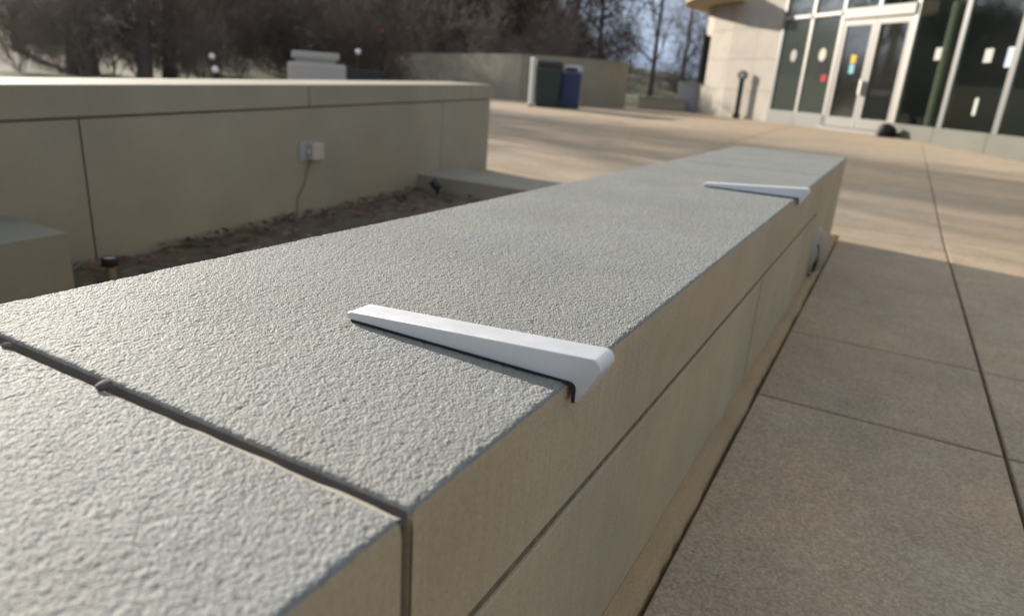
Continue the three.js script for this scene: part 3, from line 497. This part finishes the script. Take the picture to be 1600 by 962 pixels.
function treeGeometry(seed, H, o = {}) {
  const r = rng(seed), trunk = sticks(), crown = sticks(), tips = [], rv = (s) => new THREE.Vector3((r() - 0.5) * s, (r() - 0.5) * s, (r() - 0.5) * s);
  const grow = (P, d, len, rad, lvl) => {
    const n = lvl === 0 ? 8 : lvl < 3 ? 4 : 2, sides = lvl === 0 ? 9 : lvl === 1 ? 6 : lvl === 2 ? 4 : 3; let A = P.clone(), ra = rad;
    for (let k = 0; k < n; k++) {
      d = d.clone().add(rv(lvl === 0 ? 0.14 : 0.4)).add(new THREE.Vector3(0, lvl === 0 ? 0.06 : 0.06, 0)).normalize();
      const B = A.clone().addScaledVector(d, len / n), rb = Math.max(rad * (1 - 0.8 * (k + 1) / n), rad * 0.18);
      stick(lvl === 0 ? trunk : crown, A, B, ra, rb, sides);
      if (lvl < (o.depth ?? 4) && (lvl > 0 || (k + 1) / n > (o.bare ?? 0.25))) {
        const kids = lvl === 0 ? (o.limbs ?? 2) + (r() < 0.5 ? 1 : 0) : lvl === 1 ? 2 : lvl === 2 ? 2 : 3;
        for (let c = 0; c < kids; c++) {
          const ax = rv(2).normalize(), out = d.clone().cross(ax).normalize(), up = lvl === 0 ? 0.55 + 0.5 * (k / n) : 0.75;
          const nd = out.multiplyScalar(1).addScaledVector(d, up).add(new THREE.Vector3(0, 0.15, 0)).normalize();
          grow(B.clone(), nd, len * (lvl === 0 ? 0.42 * (1.15 - 0.6 * k / n) : 0.46 + 0.2 * r()), Math.max(ra * (lvl === 0 ? 0.42 : 0.55), 0.006), lvl + 1);
        }
      }
      A = B; ra = rb;
    }
    if (lvl >= 3 && o.leaves) tips.push(A);
  };
  const stems = o.stems ?? 1;
  for (let s = 0; s < stems; s++) grow(new THREE.Vector3((r() - 0.5) * 0.3 * (stems > 1), -0.15, (r() - 0.5) * 0.3 * (stems > 1)), new THREE.Vector3((r() - 0.5) * (stems > 1 ? 1.1 : 0.1), 1, (r() - 0.5) * (stems > 1 ? 1.1 : 0.1)).normalize(), H * (stems > 1 ? 0.6 + 0.3 * r() : 0.85), (o.rad ?? 0.02) * H / (stems > 1 ? 2 : 1), stems > 1 ? 1 : 0);
  const lp = [], ln = [], li = [];
  if (o.leaves) for (const T of tips) for (let k = 0; k < o.leaves; k++) {
    const c = T.clone().add(rv(0.5)), a = rv(2).normalize(), b = a.clone().cross(rv(2)).normalize(), s = 0.05 + 0.05 * r(), q = lp.length / 3, nn = a.clone().cross(b);
    for (const [i, j] of [[-0.5, 0], [0, -1], [0.5, 0], [0, 1]]) { const v = c.clone().addScaledVector(a, s * i).addScaledVector(b, s * j); lp.push(v.x, v.y, v.z); ln.push(nn.x, nn.y, nn.z); }
    li.push(q, q + 1, q + 2, q, q + 2, q + 3);
  }
  return { trunk: trunk.p.length ? build(trunk) : null, crown: build(crown), leaves: lp.length ? build({ p: lp, n: ln, i: li }) : null };
}
const kinds = {
  tall: [1, 2, 3].map((s) => treeGeometry(s * 17 + 1, 11, { rad: 0.014, bare: 0.2, limbs: 1 })),
  sparse: [1, 2].map((s) => treeGeometry(s * 13 + 3, 11, { rad: 0.026, bare: 0.35, limbs: 1, depth: 3 })),
  low: [1, 2, 3].map((s) => treeGeometry(s * 23 + 5, 8, { rad: 0.016, bare: 0.1, limbs: 2 })),
  shrub: [1, 2, 3].map((s) => treeGeometry(s * 31 + 7, 3.2, { rad: 0.014, stems: 9 })),
  oak: [1, 2].map((s) => treeGeometry(s * 41 + 9, 8, { rad: 0.02, bare: 0.08, limbs: 1, leaves: 2 })),
};
M.deadLeaf = std({ color: lin(0.08, 0.05, 0.031), roughness: 0.9 });
const ORD = ['first', 'second', 'third', 'fourth', 'fifth', 'sixth', 'seventh', 'eighth', 'ninth', 'tenth', 'eleventh', 'twelfth', 'thirteenth', 'fourteenth', 'fifteenth', 'sixteenth', 'seventeenth', 'eighteenth', 'nineteenth', 'twentieth', 'twenty first', 'twenty second', 'twenty third', 'twenty fourth', 'twenty fifth', 'twenty sixth', 'twenty seventh', 'twenty eighth', 'twenty ninth', 'thirtieth'];
const groundAt = (x, z) => { const D = Math.hypot(x, z), left = Math.min(Math.max((-x - 8) / 25, 0), 1); return 0.05 + left * Math.min(Math.max((D - 34) / 40, 0), 1) * 3.6; };
function plant(kind, v, mat, x, z, s, turn, name, label, cat, group) {
  const t = thing(name, label, cat, [x, groundAt(x, z), z], turn, group); t.scale.setScalar(s);
  const k = kinds[kind][v]; if (k.trunk) mesh('trunk', k.trunk, mat, t); const c = mesh(k.trunk ? 'crown' : 'stems', k.crown, mat, t); if (k.leaves) mesh('dead_leaves', k.leaves, M.deadLeaf, c); return t;
}
// [bearing left of the seat wall in degrees, metres, kind, variant, bark, scale]
const row = (list, fn) => list.slice().sort((a, b) => b[0] - a[0]).forEach((e, i) => fn(e, i, [-e[1] * Math.sin(e[0] * Math.PI / 180) + 0.2, -e[1] * Math.cos(e[0] * Math.PI / 180) + 0.3]));
const treeList = [
  [60.6, 25.6, 'sparse', 0, 0, 0.9], [59.6, 28.5, 'sparse', 1, 1, 0.95], [56.4, 24.4, 'sparse', 0, 0, 0.85], [54.8, 26.2, 'sparse', 1, 0, 0.9], [63.6, 40, 'sparse', 1, 0, 1.1], [59.5, 58, 'low', 1, 0, 1.2], [53.8, 36, 'low', 0, 3, 0.75],
  [51.6, 45, 'tall', 1, 2, 0.62], [46.6, 31, 'tall', 2, 3, 0.5], [44.4, 50, 'low', 0, 0, 0.9], [41.0, 47, 'tall', 0, 3, 1.1], [38.5, 44, 'low', 1, 0, 0.9],
  [33.0, 44, 'tall', 1, 0, 1.1], [29.8, 38, 'low', 2, 3, 1.1], [22.4, 38, 'tall', 2, 0, 1.0], [18.2, 36, 'tall', 0, 0, 0.9], [15.9, 48, 'tall', 2, 0, 1.0], [13.8, 44, 'tall', 1, 0, 1.0],
];
row(treeList, ([b, D, k, v, m, s], i, [x, z]) => plant(k, v, M.bark[m], x, z, s, b * 7.3, 'bare_tree', m === 2 ? 'leafless tree with a reddish trunk behind the planter wall' : `leafless tree behind the plaza, ${ORD[i]} trunk counting from the left`, 'tree', 'bare winter trees behind the plaza'));
const oakList = [[37.4, 33, 'oak', 0, 3, 0.56], [35.8, 31, 'oak', 1, 3, 0.52], [34.0, 29, 'oak', 0, 3, 0.54], [32.2, 31, 'oak', 1, 3, 0.56], [30.3, 29, 'oak', 0, 3, 0.56], [28.4, 31, 'oak', 1, 3, 0.62], [25.6, 28, 'oak', 0, 3, 0.85], [50.8, 44, 'oak', 1, 3, 0.6], [48.2, 48, 'oak', 0, 3, 0.7]];
row(oakList, ([b, D, k, v, m, s], i, [x, z]) => plant(k, v, M.bark[m], x, z, s, b * 5.1, 'brown_leaved_tree', `tree still holding dead brown leaves, ${ORD[i]} of its kind from the left`, 'tree', 'trees holding brown leaves'));
const shrubList = []; { const r = rng(19); for (let i = 0; i < 30; i++) { const b = 64 - i * 1.42 + (r() - 0.5) * 0.8, near = i < 5; shrubList.push([b, (near ? 22 : 24) + r() * 14, 'shrub', i % 3, i < 5 ? 1 : [0, 3, 0, 1][i % 4], 0.6 + 0.4 * r()]); } for (const b of [21, 15.4]) shrubList.push([b, 26 + r() * 8, 'shrub', 0, 0, 0.7 + 0.3 * r()]); }
row(shrubList.slice(0, 30), ([b, D, k, v, m, s], i, [x, z]) => plant(k, v, M.bark[m], x, z, s, b * 3.7, 'bare_shrub', `twiggy leafless shrub along the wood, ${ORD[i]} from the left`, 'shrub', 'leafless shrubs along the wood'));
row(shrubList.slice(30), ([b, D, k, v, m, s], i, [x, z]) => plant(k, v, M.bark[m], x, z, s, b * 3.7, 'bare_shrub', `low twiggy shrub between curved wall and building, ${ORD[i]} from the left`, 'shrub', 'leafless shrubs by the building'));
{ // the far wood reads as one mass
  const r = rng(99), src = kinds.low[1], g = merge([src.trunk, src.crown]), n = 80, im = new THREE.InstancedMesh(g, M.bark[3], n), m = new THREE.Matrix4(), q = new THREE.Quaternion(), e = new THREE.Euler();
  for (let i = 0; i < n; i++) { const b = (66 - 42 * r()) * Math.PI / 180, D = 58 + 60 * r(), x = -D * Math.sin(b), z = -D * Math.cos(b), s = 0.6 + 0.25 * r(); m.compose(new THREE.Vector3(x, groundAt(x, z) - 0.2, z), q.setFromEuler(e.set(0, r() * 6.3, 0)), new THREE.Vector3(s, s, s)); im.setMatrixAt(i, m); }
  im.name = 'distant_wood'; im.castShadow = im.receiveShadow = true; im.userData = { kind: 'stuff', label: 'dense leafless wood far behind the plaza', category: 'woods' }; scene.add(im);
}
{ // signal head in the wood, and white globes standing in for sun glints
  const sig = (x, y0, z, h, label) => { const t = thing('traffic_signal', label, 'traffic signal', [x, y0, z], Math.atan2(-x, -z) ); mesh('pole', new THREE.CylinderGeometry(0.03, 0.035, h, 12).translate(0, h / 2, 0), M.black, t); mesh('housing', box(0.2, 0.5, 0.14, 0, h - 0.4, 0.05, 0.03), M.black, t); mesh('red_lens', new THREE.CylinderGeometry(0.06, 0.06, 0.03, 20).rotateX(Math.PI / 2).translate(0, h - 0.05, 0.13), std({ color: lin(0.42, 0.02, 0.025), roughness: 0.4 }), t); return t; };
  sig(-14.9, 0.2, -18.0, 1.85, 'dark signal head with a red lens left of centre in the wood');
  const globe = (x, y0, z, h, label) => { const t = thing('glint_globe', label, 'glint', [x, y0, z]); mesh('post', new THREE.CylinderGeometry(0.012, 0.016, h, 12).translate(0, h / 2, 0), M.black, t); mesh('globe', new THREE.SphereGeometry(0.06, 20, 14).translate(0, h + 0.06, 0), std({ color: lin(0.85, 0.85, 0.83), roughness: 0.35 }), t); };
  globe(-11.15, 0.15, -12.6, 0.95, 'small white globe standing in for a sun glint above the dark bench');
  globe(-13.05, 0.1, -10.1, 0.66, 'upper of the two white globes standing in for sun glints behind the planter wall');
  globe(-11.1, 0.1, -8.62, 0.42, 'lower of the two white globes standing in for sun glints behind the planter wall');
}
scene.traverse((o) => { if (o.isMesh) { o.castShadow = true; o.receiveShadow = true; } });
renderer.render(scene, camera);
